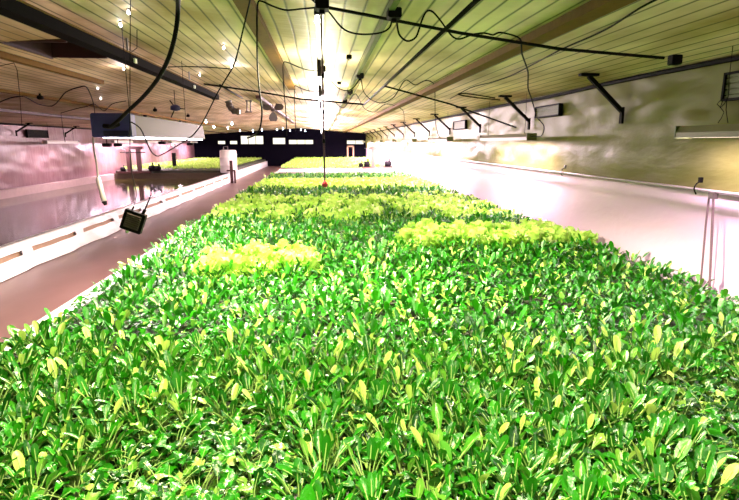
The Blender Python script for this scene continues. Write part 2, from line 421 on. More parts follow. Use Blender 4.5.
# ------------------------------------------------------------------ wall brackets
def bracket(y, side, label, group):
    xw = XR-.055 if side > 0 else XL+.075
    e = ER if side > 0 else EL
    root = empty('wall_bracket', (xw, y, e-.4), label, 'bracket', group)
    s = -side
    xt = xw+s*.45; zt_ = ceil_z(xt)-.015; zb = CZ+.34
    MB().bar((xt, y, zt_-.02), (xw, y, zb+.02), .045, .045, Vector((0, 1, 0))).build('strut', M['black_metal'], root)
    MB().cbox((xt+s*.0, y, zt_-.005), (.22, .07, .03)).build('top_plate', M['black_metal'], root)
    MB().cbox((xw+s*.005, y, zb-.02), (.03, .05, .19)).build('wall_plate', M['black_metal'], root)
ords = ['nearest the camera', 'second from the camera', 'third from the camera', 'fourth from the camera', 'fifth from the camera', 'sixth from the camera', 'seventh from the camera', 'eighth from the camera', 'ninth from the camera', 'tenth from the camera', 'eleventh from the camera', 'farthest but one from the camera', 'farthest from the camera']
for k in range(13):
    bracket(6.06+2.83*k, 1, f'black diagonal strut bracket on the right wall, {ords[k]}', 'strut brackets on the right wall')
lo = ['nearest the camera', 'second from the camera', 'third from the camera', 'fourth from the camera', 'farthest from the camera']
for k, y in enumerate([18.7, 22.1, 25.5, 29, 33.5]):
    bracket(y, -1, f'small black strut bracket on the left wall, {lo[k]}', 'strut brackets on the left wall')

# wall vents
def vent(y0, y1, z0, z1, label, side=1, lit=False):
    x = XR-.06 if side > 0 else XL+.09
    r = empty('wall_vent', (x, (y0+y1)/2, (z0+z1)/2), label, 'vent', None)
    fm = MB(); t = .02
    fm.box((x-.03, y0, z0), (x+.03, y0+t, z1)); fm.box((x-.03, y1-t, z0), (x+.03, y1, z1)); fm.box((x-.03, y0, z0), (x+.03, y1, z0+t)); fm.box((x-.03, y0, z1-t), (x+.03, y1, z1))
    fm.build('vent_frame', M['black_metal'], r)
    s = MB()
    for k in range(5):
        zc = z0+(z1-z0)*(k+.5)/5
        s.bar((x, y0+t, zc), (x, y1-t, zc), .025, (z1-z0)/5*.8)
    s.build('louvre', M['vent' if side > 0 else 'black'], r)
    MB().box((x+.005*side, y0+t, z0+t), (x+.02*side, y1-t, z1-t)).build('backing', M['vent' if side > 0 else 'black'], r)
vent(3.9, 4.47, CZ+.36, CZ+.60, 'dark framed wall vent at the right edge above the long lamp')
vent(7.7, 8.6, CZ+.40, CZ+.58, 'olive louvred wall vent behind the second strut bracket')
vent(12.9, 14.1, CZ+.34, CZ+.56, 'small dark square vent on the right wall behind the third bracket')
vent(19.3, 20.7, CZ+.18, CZ+.46, 'dark vent box on the left wall above the pale lamp', -1)

# ------------------------------------------------------------------ lamps
def area(parent, loc, sx, sy, power, color=(1, .68, .84)):
    l = bpy.data.lights.new('lamp_glow', 'AREA'); l.shape = 'RECTANGLE'; l.size = sx; l.size_y = sy; l.energy = power; l.color = color
    o = bpy.data.objects.new('lamp_glow', l); col.objects.link(o)
    o.parent = parent; o.location = Vector(loc)-parent.location; return o
def strip_lamp(x, y0, y1, z, power, label, hang=True, group='strip lamps along the right wall', wid=.15, hh=.10, mat='cream'):
    r = empty('strip_lamp', (x, (y0+y1)/2, z), label, 'lamp', group)
    hs = MB()
    prof = [(-wid/2, 0), (-wid/2, hh*.45), (-wid*.3, hh), (wid*.3, hh), (wid/2, hh*.45), (wid/2, 0), (wid/2-.008, 0), (wid/2-.008, hh*.4), (wid*.27, hh-.01), (-wid*.27, hh-.01), (-wid/2+.008, hh*.4), (-wid/2+.008, 0)]
    vs = [(x+a_, y0, z+b_) for a_, b_ in prof]+[(x+a_, y1, z+b_) for a_, b_ in prof]; n = len(prof)
    hs.add(vs, [(i, (i+1) % n, (i+1) % n+n, i+n) for i in range(n)])
    hs.build('housing', M[mat], r)
    for yy in (y0, y1): MB().box((x-wid/2-.004, yy-.008, z-.004), (x+wid/2+.004, yy+.008, z+hh+.004)).build('end_cap', M['vent' if mat == 'cream' else 'grey'], r)
    MB().box((x-wid*.38, y0+.02, z+.002), (x+wid*.38, y1-.02, z+.02)).build('diffuser', M['lamp_on'], r)
    if hang:
        for f in (.12, .88):
            yy = y0+(y1-y0)*f
            c = MB().tube([(x, yy, z+hh), (x+.004, yy, z+hh+.2), (x, yy, ceil_z(x)-.002)], .0035, 5); c.build('hanging_cord', M['black'], r)
    area(r, (x, (y0+y1)/2, z-.004), wid*.8, (y1-y0)*.97, power)
    return r
LX, LZ = 3.22, CZ+.045
P1 = 34
lamp0 = strip_lamp(LX, 2.1, 4.5, LZ, 12, 'long hanging strip lamp at the right edge, nearest the camera', False)
strip_lamp(LX, 7.95, 10.4, LZ, 26, 'cream hanging strip lamp on the right, second from the camera')
rest = ['third from the camera', 'fourth from the camera', 'fifth from the camera', 'sixth from the camera', 'seventh from the camera', 'farthest from the camera']
for k in range(6):
    y = 13.2+5.2*k
    strip_lamp(LX, y, y+2.4, LZ, (60, 110, 160, 190, 200, 200)[k], f'hanging strip lamp along the right wall, {rest[k]}')
strip_lamp(LX, -2.9, -.5, LZ, 12, 'unseen strip lamp added along the right wall behind the camera')  # out of view, added as extra light on the near crop
# left wall lamps
strip_lamp(XL+.75, 19.1, 21.5, CZ-.02, 10, 'pale strip lamp on the left wall below the vent box', group='strip lamps along the left wall', mat='white')
for k in range(4):
    y = 25+4.6*k
    strip_lamp(XL+.75, y, y+2.4, CZ+.02, 75, f'far glowing strip lamp along the left wall, {["first", "second", "third", "last"][k]} beyond the pond', group='strip lamps along the left wall', mat='white')
strip_lamp(XL+.75, 8, 10.4, CZ-.02, 6, 'strip lamp on the left wall outside the picture', group='strip lamps along the left wall', mat='white')
# big lamp with blue end over the walkway
bx1, by0, by1 = U(131, 126, 5.3).x, 5.4, 8.5; bx0 = U(93, 126, 5.3).x; bz0, bz1 = CZ+.06, CZ+.27
bl = empty('grow_light', ((bx0+bx1)/2, (by0+by1)/2, bz0), 'large cream hanging grow light with blue end box over the walkway', 'lamp')
hs = MB().add([(bx0, by0, bz0), (bx1, by0, bz0), (bx1, by0, bz0+.05), (bx1-.03, by0, bz1), (bx0+.03, by0, bz1), (bx0, by0, bz0+.05)] +
              [(bx0, by1, bz0), (bx1, by1, bz0), (bx1, by1, bz0+.05), (bx1-.03, by1, bz1), (bx0+.03, by1, bz1), (bx0, by1, bz0+.05)],
              [(0, 1, 2, 3, 4, 5), (11, 10, 9, 8, 7, 6)]+[(i, i+6, (i+1) % 6+6, (i+1) % 6) for i in range(6)])
hs.build('housing', M['hood'], bl)
eb = MB().cbox(((bx0+bx1)/2, by0-.06, (bz0+bz1)/2), (bx1-bx0+.02, .12, .225)); ebo = eb.build('end_box', M['blue'], bl)
MB().box((bx0+.1, by0-.128, bz0+.005), (bx1-.02, by0-.118, bz0+.055)).build('nameplate', M['blue_dark'], ebo)
MB().tube([U(104, 126, 5.24), U(112, 127, 5.2), U(118, 124, 5.15)], .022, 8).build('cable_gland', M['black'], ebo)
MB().box((bx0+.03, by0+.03, bz0-.012), (bx1-.03, by1-.03, bz0+.002)).build('diffuser', M['lamp_on'], bl)
for yy in (by0+.4, by1-.4): MB().tube([((bx0+bx1)/2, yy, bz1), ((bx0+bx1)/2, yy, ceil_z((bx0+bx1)/2))], .004, 5).build('hanging_cord', M['black'], bl)
area(bl, ((bx0+bx1)/2, (by0+by1)/2, bz0-.016), .34, 3.0, 40, (1, .84, .74))
bc = single('power_cable', MB().tube([U(110, 127, 5.16), U(118, 121, 5.1), U(128, 111, 5.0), (U(142, 98, 4.85)), U(157, 80, 4.6), U(169, 57, 4.4), U(176, 30, 4.25), U(178, 8, 4.15), U(178, -14, 3.6)], .017, 8, 2), M['black'], 'thick black power cable curving down to the blue end box', 'cable', smooth=True)
# bulbs along the ridge side batten
def bulb(y, x, power, label, cold=False, drop=.05, col_=(1, .84, .88), rad=.035, grp='bare bulbs under the ceiling', kind='POINT'):
    z = ceil_z(x)-drop
    r = empty('ceiling_bulb', (x, y, z), label, 'bulb', grp)
    MB().lathe((x, y, z+.02), [(rad*.6, 0), (rad*1.1, .008), (rad*1.1, max(.012, drop-.03))], 12).build('bulb_holder', M['black'], r)
    MB().lathe((x, y, z+.022-rad*3), [(.004, 0), (rad*.7, rad*.25), (rad, rad), (rad*.9, rad*1.7), (rad*.6, rad*2.6), (rad*.5, rad*3)], 12).build('bulb_glass', M['bulb_cold' if cold else 'bulb_on'], r, True)
    if power:
        l = bpy.data.lights.new('bulb_glow', kind); l.energy = power; l.shadow_soft_size = .09; l.color = col_
        if kind == 'SPOT': l.spot_size = math.radians(138); l.spot_blend = .25
        o = bpy.data.objects.new('bulb_glow', l); col.objects.link(o); o.parent = r; o.location = (0, 0, -.13)
P2 = 60
by = [(-2.2, 60, 'unseen, added behind the camera'), (0.6, 150, 'unseen, added above the camera'), (4.3, 360, 'nearest in view'), (6.7, 10, 'second in view'), (9.6, 26, 'third in view'), (13, 35, 'fourth in view'), (17, 120, 'fifth in view'), (21, 150, 'sixth in view'), (25.5, 180, 'seventh in view'), (30, 190, 'eighth in view'), (35, 180, 'ninth in view'), (40, 80, 'last before the far wall')]  # first two are unseen bulbs added to light the near crop
for y, p, t in by:
    bulb(y, -.02, p, f'bare bulb on the centre batten of the ceiling, {t}', drop=.09 if y < 5 else .26, kind='SPOT' if y < 5 else 'POINT', rad=.022, col_=(1, .91, .60) if y < 12 else (1, .76, .85))
for (px, py, p, t) in [(232, 70, 1.2, 'above the white glare right of the blue lamp'), (124, 72, 1.4, 'glaring above the blue lamp'), (98, 84, .05, 'uppermost of three left of the blue lamp'), (98, 91, .05, 'middle of three left of the blue lamp'), (101, 101, .05, 'lowest of three left of the blue lamp'), (129, 18, .12, 'top left beside the long black rail'), (121, 30, .08, 'left of the thin vertical cord'), (200, 78, .2, 'beyond the end of the black rail'), (224, 52, .1, 'small one over the left ceiling')]:
    q = UC(px, py, .08)
    bulb(q.y, q.x, p, f'bare bulb on the left ceiling, {t}', drop=.035, rad=.013, col_=(1, .85, .9))
fl = [(277, 130), (283, 129), (290, 130.5), (301, 130), (305, 131), (253, 131), (262, 130), (240, 131), (228, 128), (214, 127), (232, 124), (206, 122)]
for i, (px, py) in enumerate(fl):
    q = UC(px, py, .08)
    if q.y > 42: q = U(px, py, 41.5); q.z = min(q.z, ceil_z(q.x)-.06)
    o = MB().lathe(q, [(.004, -.05), (.03, -.03), (.034, 0), (.02, .05), (.012, .08)], 10)
    single('hanging_bulb', o, M['bulb_cold'], 'tiny cold white bulb hanging in the far string before the dark wall', 'bulb', 'far string of cold bulbs', True)

# ------------------------------------------------------------------ black rail, pipes and cables
bx = -2.16
rail = empty('ceiling_rail', (bx, 6.5, CZ+.92), 'long thick black rail hanging under the left ceiling', 'rail')
za, zb = CZ+.93, CZ+.93
MB().box((bx-.065, 1.5, za-.05), (bx+.065, 11.3, za+.04)).build('rail_body', M['rail_black'], rail)
MB().box((bx-.075, 1.5, za+.041), (bx+.075, 11.3, za+.055)).build('top_flange', M['wood'], rail)
MB().box((bx-.07, 11.3, za-.06), (bx+.07, 11.33, za+.05)).build('end_cap', M['black'], rail)
for y in (3.6, 6.4, 9.2):
    MB().bar((bx, y, za+.05), (bx, y, ceil_z(bx)), .02, .02, Vector((0, 1, 0))).build('hanger', M['grey'], rail)
    MB().cbox((bx+.07, y, za-.02), (.03, .06, .05)).build('clip', M['white'], rail)
def under(pts):
    out = []
    for p in pts:
        p = Vector(p); d = p-CAM
        if p.z > ceil_z(p.x)-.018 and d.y > 0:
            lo, hi = 0, 1
            for _ in range(40):
                t = (lo+hi)/2; q = CAM+d*t
                if q.z < ceil_z(q.x)-.018: lo = t
                else: hi = t
            p = CAM+d*lo
        out.append(p)
    return out
def pipe(pts, r, label, name='hanging_pipe', cat='pipe', mat='black_metal', sm=0, grp=None):
    return single(name, MB().tube(under(pts), r, 8, sm), M[mat], label, cat, grp, True)
def line(name, pts, r, label, cat='cable', mat='black', grp=None, sm=2):
    return single(name, MB().tube(under(pts), r*.72, 6, sm), M[mat], label, cat, grp, True)
pipe([U(305, -8, 4.12), U(320, 6, 4.12), U(460, 33, 4.12), U(560, 49, 4.12), U(664, 58, 4.12)], .012, 'thin black pipe crossing the near ceiling to the black box')
jb = MB().cbox(U(675, 60, 4.12), (.085, .06, .075)); single('junction_box', jb, M['black'], 'black junction box at the right end of the near ceiling pipe', 'box')
X0, H0 = .93, CZ+.83
pipe([(X0, 2.5, H0), (X0, 7.9, H0), (X0, 11.8, H0)], .016, 'long black pipe running away under the right ceiling', grp=None)
pipe([U(204, 84, 11.8), U(260, 92, 11.8), U(300, 99, 11.8), (X0, 11.8, H0)], .018, 'black cross pipe under the middle ceiling meeting the long pipe')
pipe([(X0, 8.0, H0), U(450, 104, 8.3), U(516, 127.5, 8.6)], .013, 'black pipe sloping down from the long pipe to the cream strip lamp')
pipe([U(220, 85, 11.9), U(242, 98, 15)], .02, 'short black pipe running back from the cross pipe')
ctr = [(258, 3), (256, 30), (257, 65), (259, 95), (261, 115), (259, 130), (250, 138)]
line('dangling_cable', [U(a, b2, 4.12) for a, b2 in [(322, 7), (300, 9), (285, 10), (270, 5), (261, 1), (257.5, 5), (257, 30), (257.5, 65), (260, 95), (262, 112), (260, 128), (255, 135), (247, 138)]], .009, 'black cable looping along the ceiling and dangling left of the centre cord')
line('dangling_cable', [U(a, b2, 7.0) for a, b2 in [(322, 71), (308, 70), (296, 66), (286, 62), (283, 66), (284, 90), (286, 115), (287, 136)]], .009, 'second black cable dangling beyond the first, left of the centre cord')
line('dangling_cable', [U(a, b2, 10.6) for a, b2 in [(322, 91), (310, 91), (300, 88), (295, 86), (294.5, 95), (295, 115), (296, 131)]], .011, 'third and farthest black cable dangling left of the centre cord')
line('swag_cable', [U(a, b2, 4.2) for a, b2 in [(322, 7), (329, 12), (336, 21), (345, 30), (358, 34), (372, 34), (383, 32), (390, 27), (392, 19)]], .009, 'black cable sagging between the two near ceiling boxes')
pts = [(397, 22), (399, 34), (407, 41), (416, 37), (420.6, 24), (426, 12), (433, 12), (443, 24), (452, 36), (460, 39), (471, 35), (484, 33), (493, 35), (500, 32.5), (515, 36), (521, 41), (522, 54), (528, 72), (528, 88), (532, 100), (537, 117), (544, 126), (541, 136), (530, 136)]
zz = [4.15]*16+[4.3, 4.8, 5.3, 5.8, 6.6, 7.2, 7.6, 7.9]
line('swag_cable', [U(a, b2, z) for (a, b2), z in zip(pts, zz)], .010, 'wavy black cable along the near pipe, dropping to the cream strip lamp')
pts = [(322, 71), (331, 81), (340, 89), (350, 90), (357, 83), (361, 78), (363, 90), (370, 99), (382, 103), (394, 97), (402, 84), (407, 80), (415, 85), (424, 81), (433, 83), (435, 95), (435.5, 122), (440, 138), (447, 139)]
line('swag_cable', [U(a, b2, 8.2+(4.8*max(0, i-13)/5)) for i, (a, b2) in enumerate(pts)], .010, 'black cable sagging from the middle batten to the third strip lamp')
pts = [(322, 93), (335, 102), (343, 108), (350, 100), (356, 94), (364, 108), (375, 112), (385, 104), (400, 108), (404, 115), (404, 132)]
line('swag_cable', [U(a, b2, 12.8+(3*max(0, i-8)/2)) for i, (a, b2) in enumerate(pts)], .011, 'faint farther cable sagging beyond the cross pipe')
line('ceiling_cable', [UC(a, b2, .02) for a, b2 in [(668, -6), (640, 8), (612, 26), (590, 37), (560, 50), (530, 66), (510, 76), (489, 83), (470, 88), (450, 99)]], .010, 'black cable fixed along the ceiling right of the wooden beam')
line('bent_hose', [U(a, b2, 7.2) for a, b2 in [(500, 100), (480, 98), (465, 96), (458, 94), (466, 93.5), (480, 95.5), (495, 98)]], .012, 'folded black hose hanging before the second strut bracket', 'hose')
# left ceiling cables
line('ceiling_cable', [UC(a, b2, .06) for a, b2 in [(-4, 104), (10, 98), (25, 97), (38, 104), (52, 106), (60, 99), (66, 92), (80, 87), (88, 89), (94, 106), (95, 118)]], .016, 'wavy black cable across the dark left ceiling', 'cable')
line('ceiling_cable', [UC(a, b2, .05) for a, b2 in [(61, 113), (75, 109), (88, 106), (95, 104), (104, 111), (112, 104), (126, 101)]], .014, 'black cable leading from the left ceiling drop to the blue lamp', 'cable')
q = UC(61, 113, .05); line('thin_cable', [q, (q.x, q.y, q.z-.3), (q.x+.02, q.y, CZ+.02)], .010, 'thin cord dropping from the left ceiling over the pale lamp', 'cord', sm=0)
q = UC(14, 63, .03); q2 = UC(-6, 67, .03); line('thin_cable', [q2, q, U(17, 70, q.y), U(20, 97, q.y*1.05), U(22, 126, q.y*1.1)], .006, 'thin bent cord dropping at the far left', 'cord', sm=0)
line('loop_cable', [U(a, b2, z) for a, b2, z in [(131, 122, 5.1), (140, 128, 5.2), (146, 140, 5.4), (151, 151, 5.6), (158, 156, 5.7), (170, 150, 5.8), (180, 144, 5.8), (192, 136, 5.6), (201, 125, 5.4), (210, 108, 5.2), (218, 92, 5.0), (227, 77, 4.7), (235, 62, 4.5), (243, 30, 4.3), (249, 5, 4.15), (252, -10, 3.9)]], .009, 'black cable looping below and right of the big cream lamp')
line('ceiling_cable', [UC(a, b2, .04) for a, b2 in [(168, 67), (185, 66.5), (205, 67), (232, 69)]], .010, 'straight dark conduit on the ceiling left of the glare', sm=0)
line('ceiling_cable', [UC(a, b2, .04) for a, b2 in [(130, 53), (137, 48), (137, 30)]], .006, 'short thin cord on the ceiling above the black rail', sm=0)
for (px, py, t) in [(145, 115, 'right of the blue lamp'), (180, 121, 'farther right above the cream lamp'), (155, 109, 'just beyond the blue lamp'), (188, 115, 'above the far end of the cream lamp'), (40, 96, 'on the dark left ceiling')]:
    q = UC(px, py, .05)
    mb = MB().lathe((q.x, q.y, q.z-.07), [(.03, 0), (.06, .02), (.06, .06), (.02, .09), (.02, .12)], 10)
    single('lamp_socket', mb, M['black'], f'small black empty lamp socket under the ceiling, {t}', 'socket', 'empty lamp sockets', True)
q = UC(174, 90, .02)
fr = empty('small_fan', (q.x, q.y, q.z-.35), 'small dark blue fan hanging beyond the cream lamp', 'fan')
MB().tube([q, (q.x, q.y, q.z-.3)], .008, 6).build('hanging_rod', M['black'], fr)
MB().lathe((q.x, q.y, q.z-.42), [(.03, 0), (.1, .02), (.1, .09), (.04, .13)], 14).build('fan_body', M['blue_dark'], fr, True)
for k in range(3):
    a_ = k*2.094; MB().bar((q.x, q.y, q.z-.36), (q.x+.2*math.cos(a_), q.y, q.z-.36+.2*math.sin(a_)-.02), .02, .02).build('fan_arm', M['black'], fr)
# junction boxes on the battens
for (px, py, s_, t) in [(322, 5, 1, 'at the near end of the centre batten'), (322, 69, 1, 'at the second bulb of the centre batten'), (322, 92, 1, 'beyond the second bulb of the centre batten'), (394, 14, .99, 'on the olive batten over the near pipe'), (360, 76, 1, 'midway along the olive batten'), (350, 92, 1, 'farther along the olive batten'), (345, 101, 1, 'at the far end of the olive batten'), (339, 83, .6, 'small, between the two battens'), (349, 57, .6, 'small, on the sheeting right of the centre batten')]:
    q = UC(px, py, .06)
    mb = MB().cbox(q, (.10*s_, .12*s_, .07*s_))
    mb.tube([q+Vector((0, 0, -.03)), q+Vector((.0, 0, -.06*s_))], .02*s_, 8)
    single('junction_box', mb, M['black'], f'dark ceiling junction box, {t}', 'box', 'ceiling junction boxes')
# centre pendant cord with red plug
q0 = U(321, 8, 4.12)
pd = empty('pendant_cord', (q0.x, 4.12, q0.z), 'long straight cord with a red plug hanging over the crop in the centre', 'cord')
zlow = U(322, 183, 4.12).z
pc = MB().tube([q0+Vector((0, 0, .05)), (q0.x+.003, 4.12, CZ+.4), (q0.x+.006, 4.12, zlow)], .0075, 7); pc.build('cord', simple('brown_cord', (.05, .012, .015), .5), pd)
for zz_ in (CZ+.48, CZ+.22, CZ+.0): MB().lathe((q0.x+.004, 4.12, zz_), [(.010, 0), (.012, .01), (.010, .03)], 8).build('cord_clip', M['black'], pd)
MB().lathe((q0.x+.006, 4.12, zlow-.035), [(.005, 0), (.02, .006), (.026, .022), (.018, .04), (.008, .055)], 14).build('plug', M['red'], pd, True)
# ceiling fan and duct
q = UC(273, 104, .02); fc = empty('ceiling_fan', (q.x, q.y, q.z-.25), 'three bladed grey fan hanging under the far left ceiling', 'fan')
cc = U(273, 110, q.y)
MB().tube([q, cc], .02, 6).build('hanging_rod', M['grey'], fc)
MB().lathe(cc+Vector((0, 0, -.05)), [(.02, 0), (.07, .02), (.07, .08), (.02, .1)], 12).build('motor', M['duct'], fc)
for k, a_ in enumerate((math.radians(150), math.radians(30), math.radians(270))):
    d1 = Vector((math.cos(a_), 0, math.sin(a_))); n1 = Vector((-d1.z, .2, d1.x)).normalized()
    mb = MB(); vs = []
    for (t, w_) in [(.06, .03), (.14, .10), (.24, .13), (.32, .09)]:
        for s_ in (-1, 1): vs.append(cc+d1*t+n1*(w_*s_)+Vector((0, -.02, 0)))
    for v_ in list(vs): vs.append(v_+Vector((0, .015, 0)))
    fs = [(0, 1, 3, 2), (2, 3, 5, 4), (4, 5, 7, 6), (8, 10, 11, 9), (10, 12, 13, 11), (12, 14, 15, 13), (6, 7, 15, 14), (0, 2, 10, 8), (2, 4, 12, 10), (4, 6, 14, 12), (1, 9, 11, 3), (3, 11, 13, 5), (5, 13, 15, 7)]
    mb.add(vs, fs).build('fan_blade', M['duct'], fc)
dq = [U(228, 101, 13), U(230, 107, 13), U(234, 111, 13), U(240, 112, 13)]
n_ = 26; base = MB().tube(dq, .07, 10, 3)
single('flexible_duct', MB().tube([p for p in [dq[0].lerp(dq[1], t) for t in (0, .33, .66)]+[dq[1].lerp(dq[2], t) for t in (0, .33, .66)]+[dq[2].lerp(dq[3], t) for t in (0, .33, .66, 1)]], [.085, .065, .085, .065, .085, .065, .085, .065, .085, .07], 12), M['duct'], 'short curved grey corrugated duct left of the ceiling fan', 'duct')
mb = MB()
for x_ in (247, 250.5): mb.bar(U(x_, 100, 14), U(x_, 112, 14), .03, .03)
for y_ in (101, 112): mb.bar(U(245, y_, 14), U(252, y_, 14), .03, .03)
single('metal_hoop', mb, M['duct'], 'small grey metal frame hanging between duct and ceiling fan', 'frame')
# hanging floodlight
fcn = U(133.5, 221.3, 4.2); a_ = math.radians(-21.5)
mt = Matrix.Rotation(math.radians(-21.5)*-1*-1, 4, 'Y')
ft = empty('floodlight', fcn, 'black square floodlight hanging tilted over the walkway', 'floodlight')
mt = Matrix.Rotation(math.radians(21.5), 4, 'Y')
MB().cbox(fcn, (.162, .045, .162), mt).build('lamp_body', M['black'], ft)
pn = MB()
for k in range(7): pn.cbox(fcn+mt @ Vector((0, -.026, -.05+.0165*k)), (.105, .012, .008), mt)
pn.cbox(fcn+mt @ Vector((0, -.021, 0)), (.115, .01, .115), mt)
pn.build('cooling_fins', M['panel'], ft)
br = MB(); 
br.bar(fcn+mt @ Vector((-.035, 0, .08)), fcn+mt @ Vector((-.03, 0, .115)), .012, .012)
br.build('lug', M['black'], ft)
MB().bar(fcn+mt @ Vector((.05, 0, .08)), fcn+mt @ Vector((.055, 0, .12)), .022, .02).build('lug', M['black'], ft)
MB().bar(fcn+mt @ Vector((.055, 0, .12)), U(151, 195, 4.2), .009, .009).build('bracket_rod', M['black'], ft)
MB().lathe(fcn+mt @ Vector((-.02, 0, -.105)), [(.008, 0), (.014, .01), (.01, .03)], 8).build('screw', M['white'], ft)
line('hanging_wire', [U(130.5, -6, 3.9), U(130.3, 20, 4.2), U(130, 80, 4.2), U(130, 120, 4.2), U(130, 150, 4.2), U(131.5, 172, 4.2), U(136, 190, 4.2), U(136, 198, 4.2), U(134, 205, 4.2)], .0045, 'thin dark wire holding up the floodlight', 'wire', sm=1)
# white tube lamp hanging over the pond
tq = [U(93, 137, 5.3), U(94, 150, 5.3), U(96.5, 163, 5.3), U(98, 178, 5.3)]
tl = empty('water_probe', tq[3], 'white tube with dark tip hanging on a white cable over the pond', 'probe')
MB().tube(tq, .010, 8, 2).build('cable', M['pvc'], tl, True)
a1, a2 = U(97.5, 177, 5.3), U(104, 201, 5.3)
MB().tube([a1, a1.lerp(a2, .1), a1.lerp(a2, .6), a2], [.015, .024, .022, .026], 12).build('tube_body', M['pvc'], tl, True)
MB().tube([a2, U(106, 205, 5.3)], [.026, .015], 10).build('tip', M['black'], tl)
# right wall pipe with clips and drop
pipe([(XR-.11, y, PZ+.015) for y in np.linspace(YB+.2, YF-.2, 30)], .014, 'long white water pipe running along the right wall', 'wall_pipe', mat='pvc')
for k, (px, py) in enumerate([(697, 189), (563, 171)]):
    d_ = ray(px, py); y = (XR-.11)/d_.x
    mb = MB().tube([(XR-.06, y+.02, PZ+.09), (XR-.12, y, PZ+.07), (XR-.14, y, PZ+.02), (XR-.12, y-.01, PZ-.03)], .007, 6, 1)
    mb.cbox((XR-.07, y+.02, PZ+.10), (.03, .03, .05))
    single('pipe_clip', mb, M['black_metal'] if k == 0 else M['grey'], 'dark hook clip on the white wall pipe, ' + ('nearer the camera' if k == 0 else 'farther from the camera'), 'clip', 'clips on the wall pipe')
d_ = ray(712, 197); y = (XR-.13)/d_.x
dp = empty('drop_pipe', (XR-.13, y, PZ), 'pair of thin pinkish pipes dropping from the wall pipe into the crop', 'pipe')
MB().tube([(XR-.12, y, PZ), (XR-.13, y-.05, PZ-.3), (XR-.14, y-.14, RAFT+.02)], .011, 8).build('thin_pipe', M['pink_pipe'], dp)
MB().tube([(XR-.12, y+.05, PZ), (XR-.13, y+.03, PZ-.3), (XR-.14, y-.02, RAFT+.02)], .009, 8).build('thin_pipe', M['pink_pipe'], dp)
MB().cbox((XR-.12, y, PZ-.02), (.05, .06, .06)).build('tee_fitting', M['duct'], dp)
# right lamp suspension tangle
MB().tube([U(737.5, 2, 4.2), U(733, 45, 4.2), U(729, 80, 4.2), U(728, 98, 4.2), U(720, 108, 4.2), U(723, 100, 4.2), U(717, 104, 4.2), U(724, 112, 4.2), U(718, 123, 4.2)], .003, 6, 1).build('suspension_cord', M['black'], lamp0)
MB().tube([U(727, 97, 4.2), U(726, 110, 4.2), U(728, 123, 4.2)], .0035, 6).build('suspension_cord', M['black'], lamp0)

# ------------------------------------------------------------------ stands, barrel, far clutter
def stand(px0, px1, pyt, y, zb, mat, label, arms=True):
    a0, a1_ = U(px0, 160, y).x, U(px1, 160, y).x; zt_ = U(px0, pyt, y).z
    r = empty('wooden_stand', ((a0+a1_)/2, y, zb), label, 'stand')
    for x in (a0, a1_): MB().box((x-.09, y-.09, zb), (x+.09, y+.09, zt_-.1)).build('post', mat, r)
    MB().cbox(((a0+a1_)/2, y, zt_-.04), (a1_-a0+.45, .2, .14)).build('top_beam', mat, r)
    MB().cbox(((a0+a1_)/2, y-.12, zb+.05), (a1_-a0+1.1, .2, .09)).build('base_beam', mat, r)
    if arms: MB().bar((a0-.35, y-.1, zt_-.25), (a1_+.35, y-.1, zt_-.25), .04, .04).build('cross_arm', M['black_metal'], r)
stand(129, 139, 147, YC+.03, RIM+.02, M['wood_red'], 'dark reddish wooden stand of two posts on the pond end wall')
stand(373, 382, 147.5, YC+.2, CZ-1.27, simple('pale_tan_timber', (.12, .06, .04), .6), 'pale tan wooden stand of two posts on the board walk near the right wall', False)
def motor(px, py, y, zb, label, s=1.):
    zb += .1; y -= .1
    c = U(px, py, y); r = empty('pump', (c.x, y, zb), label, 'pump', 'small black pumps beside the stands')
    MB().lathe((c.x-.14*s, y, zb+.13*s), [(.05*s, 0), (.12*s, .02), (.12*s, .24*s), (.04*s, .28*s)], 12, Matrix.Rotation(math.pi/2, 4, 'Y')).build('motor', M['black'], r, True)
    MB().cbox((c.x, y, zb+.02), (.35*s, .2*s, .04)).build('foot', M['black_metal'], r)
    MB().tube([(c.x+.05, y, zb+.15*s), (c.x+.05, y, zb+.36*s)], .035*s, 8).build('outlet', M['black'], r)
motor(123, 168, YC+.03, RIM+.02, 'small black pump left of the reddish stand', .8)
motor(152, 168, YC+.03, RIM+.02, 'black pump right of the reddish stand, nearer to it', 1.1)
motor(158, 168, YC+.03, RIM+.02, 'black pump right of the reddish stand, farther from it', 1)
motor(361, 166, YC+.2, CZ-1.27, 'small black pump left of the tan stand, farther from it', .8)
motor(367, 166, YC+.2, CZ-1.27, 'black pump left of the tan stand, nearer to it', 1.1)
motor(388, 166, YC+.2, CZ-1.27, 'black pump right of the tan stand by the wall', 1.2)
bq = U(229, 172, YC-.5); bxx = TX-.05
ba = empty('water_barrel', (U(229, 172, YC).x, YC, RIM+.02), 'tall white barrel standing on the corner of the pond wall', 'barrel')
bxc = U(229, 172, YC).x; z0 = RIM+.02
MB().lathe((bxc, YC, z0), [(.36, 0), (.39, .03), (.40, .08), (.395, .35), (.41, .37), (.395, .39), (.40, .72), (.41, .74), (.395, .76), (.39, 1.04), (.36, 1.08), (.30, 1.09)], 28).build('barrel_body', M['white'], ba, True)
MB().tube([(bxc-.2, YC, z0+1.06), (bxc-.2, YC, z0+1.24), (bxc, YC, z0+1.26), (bxc, YC, z0+1.06)], .02, 8).build('handle', M['duct'], ba)
pst = empty('corner_post', (TX+.25, YC-1.0, 0), 'reddish brown post and bracket beside the white barrel at the walkway edge', 'post')
MB().box((TX+.17, YC-1.05, 0), (TX+.30, YC-.93, 1.05)).build('post', M['wood_red'], pst)
MB().box((TX+.34, YC-1.05, 0), (TX+.42, YC-.95, .62)).build('side_post', M['wood_red'], pst)
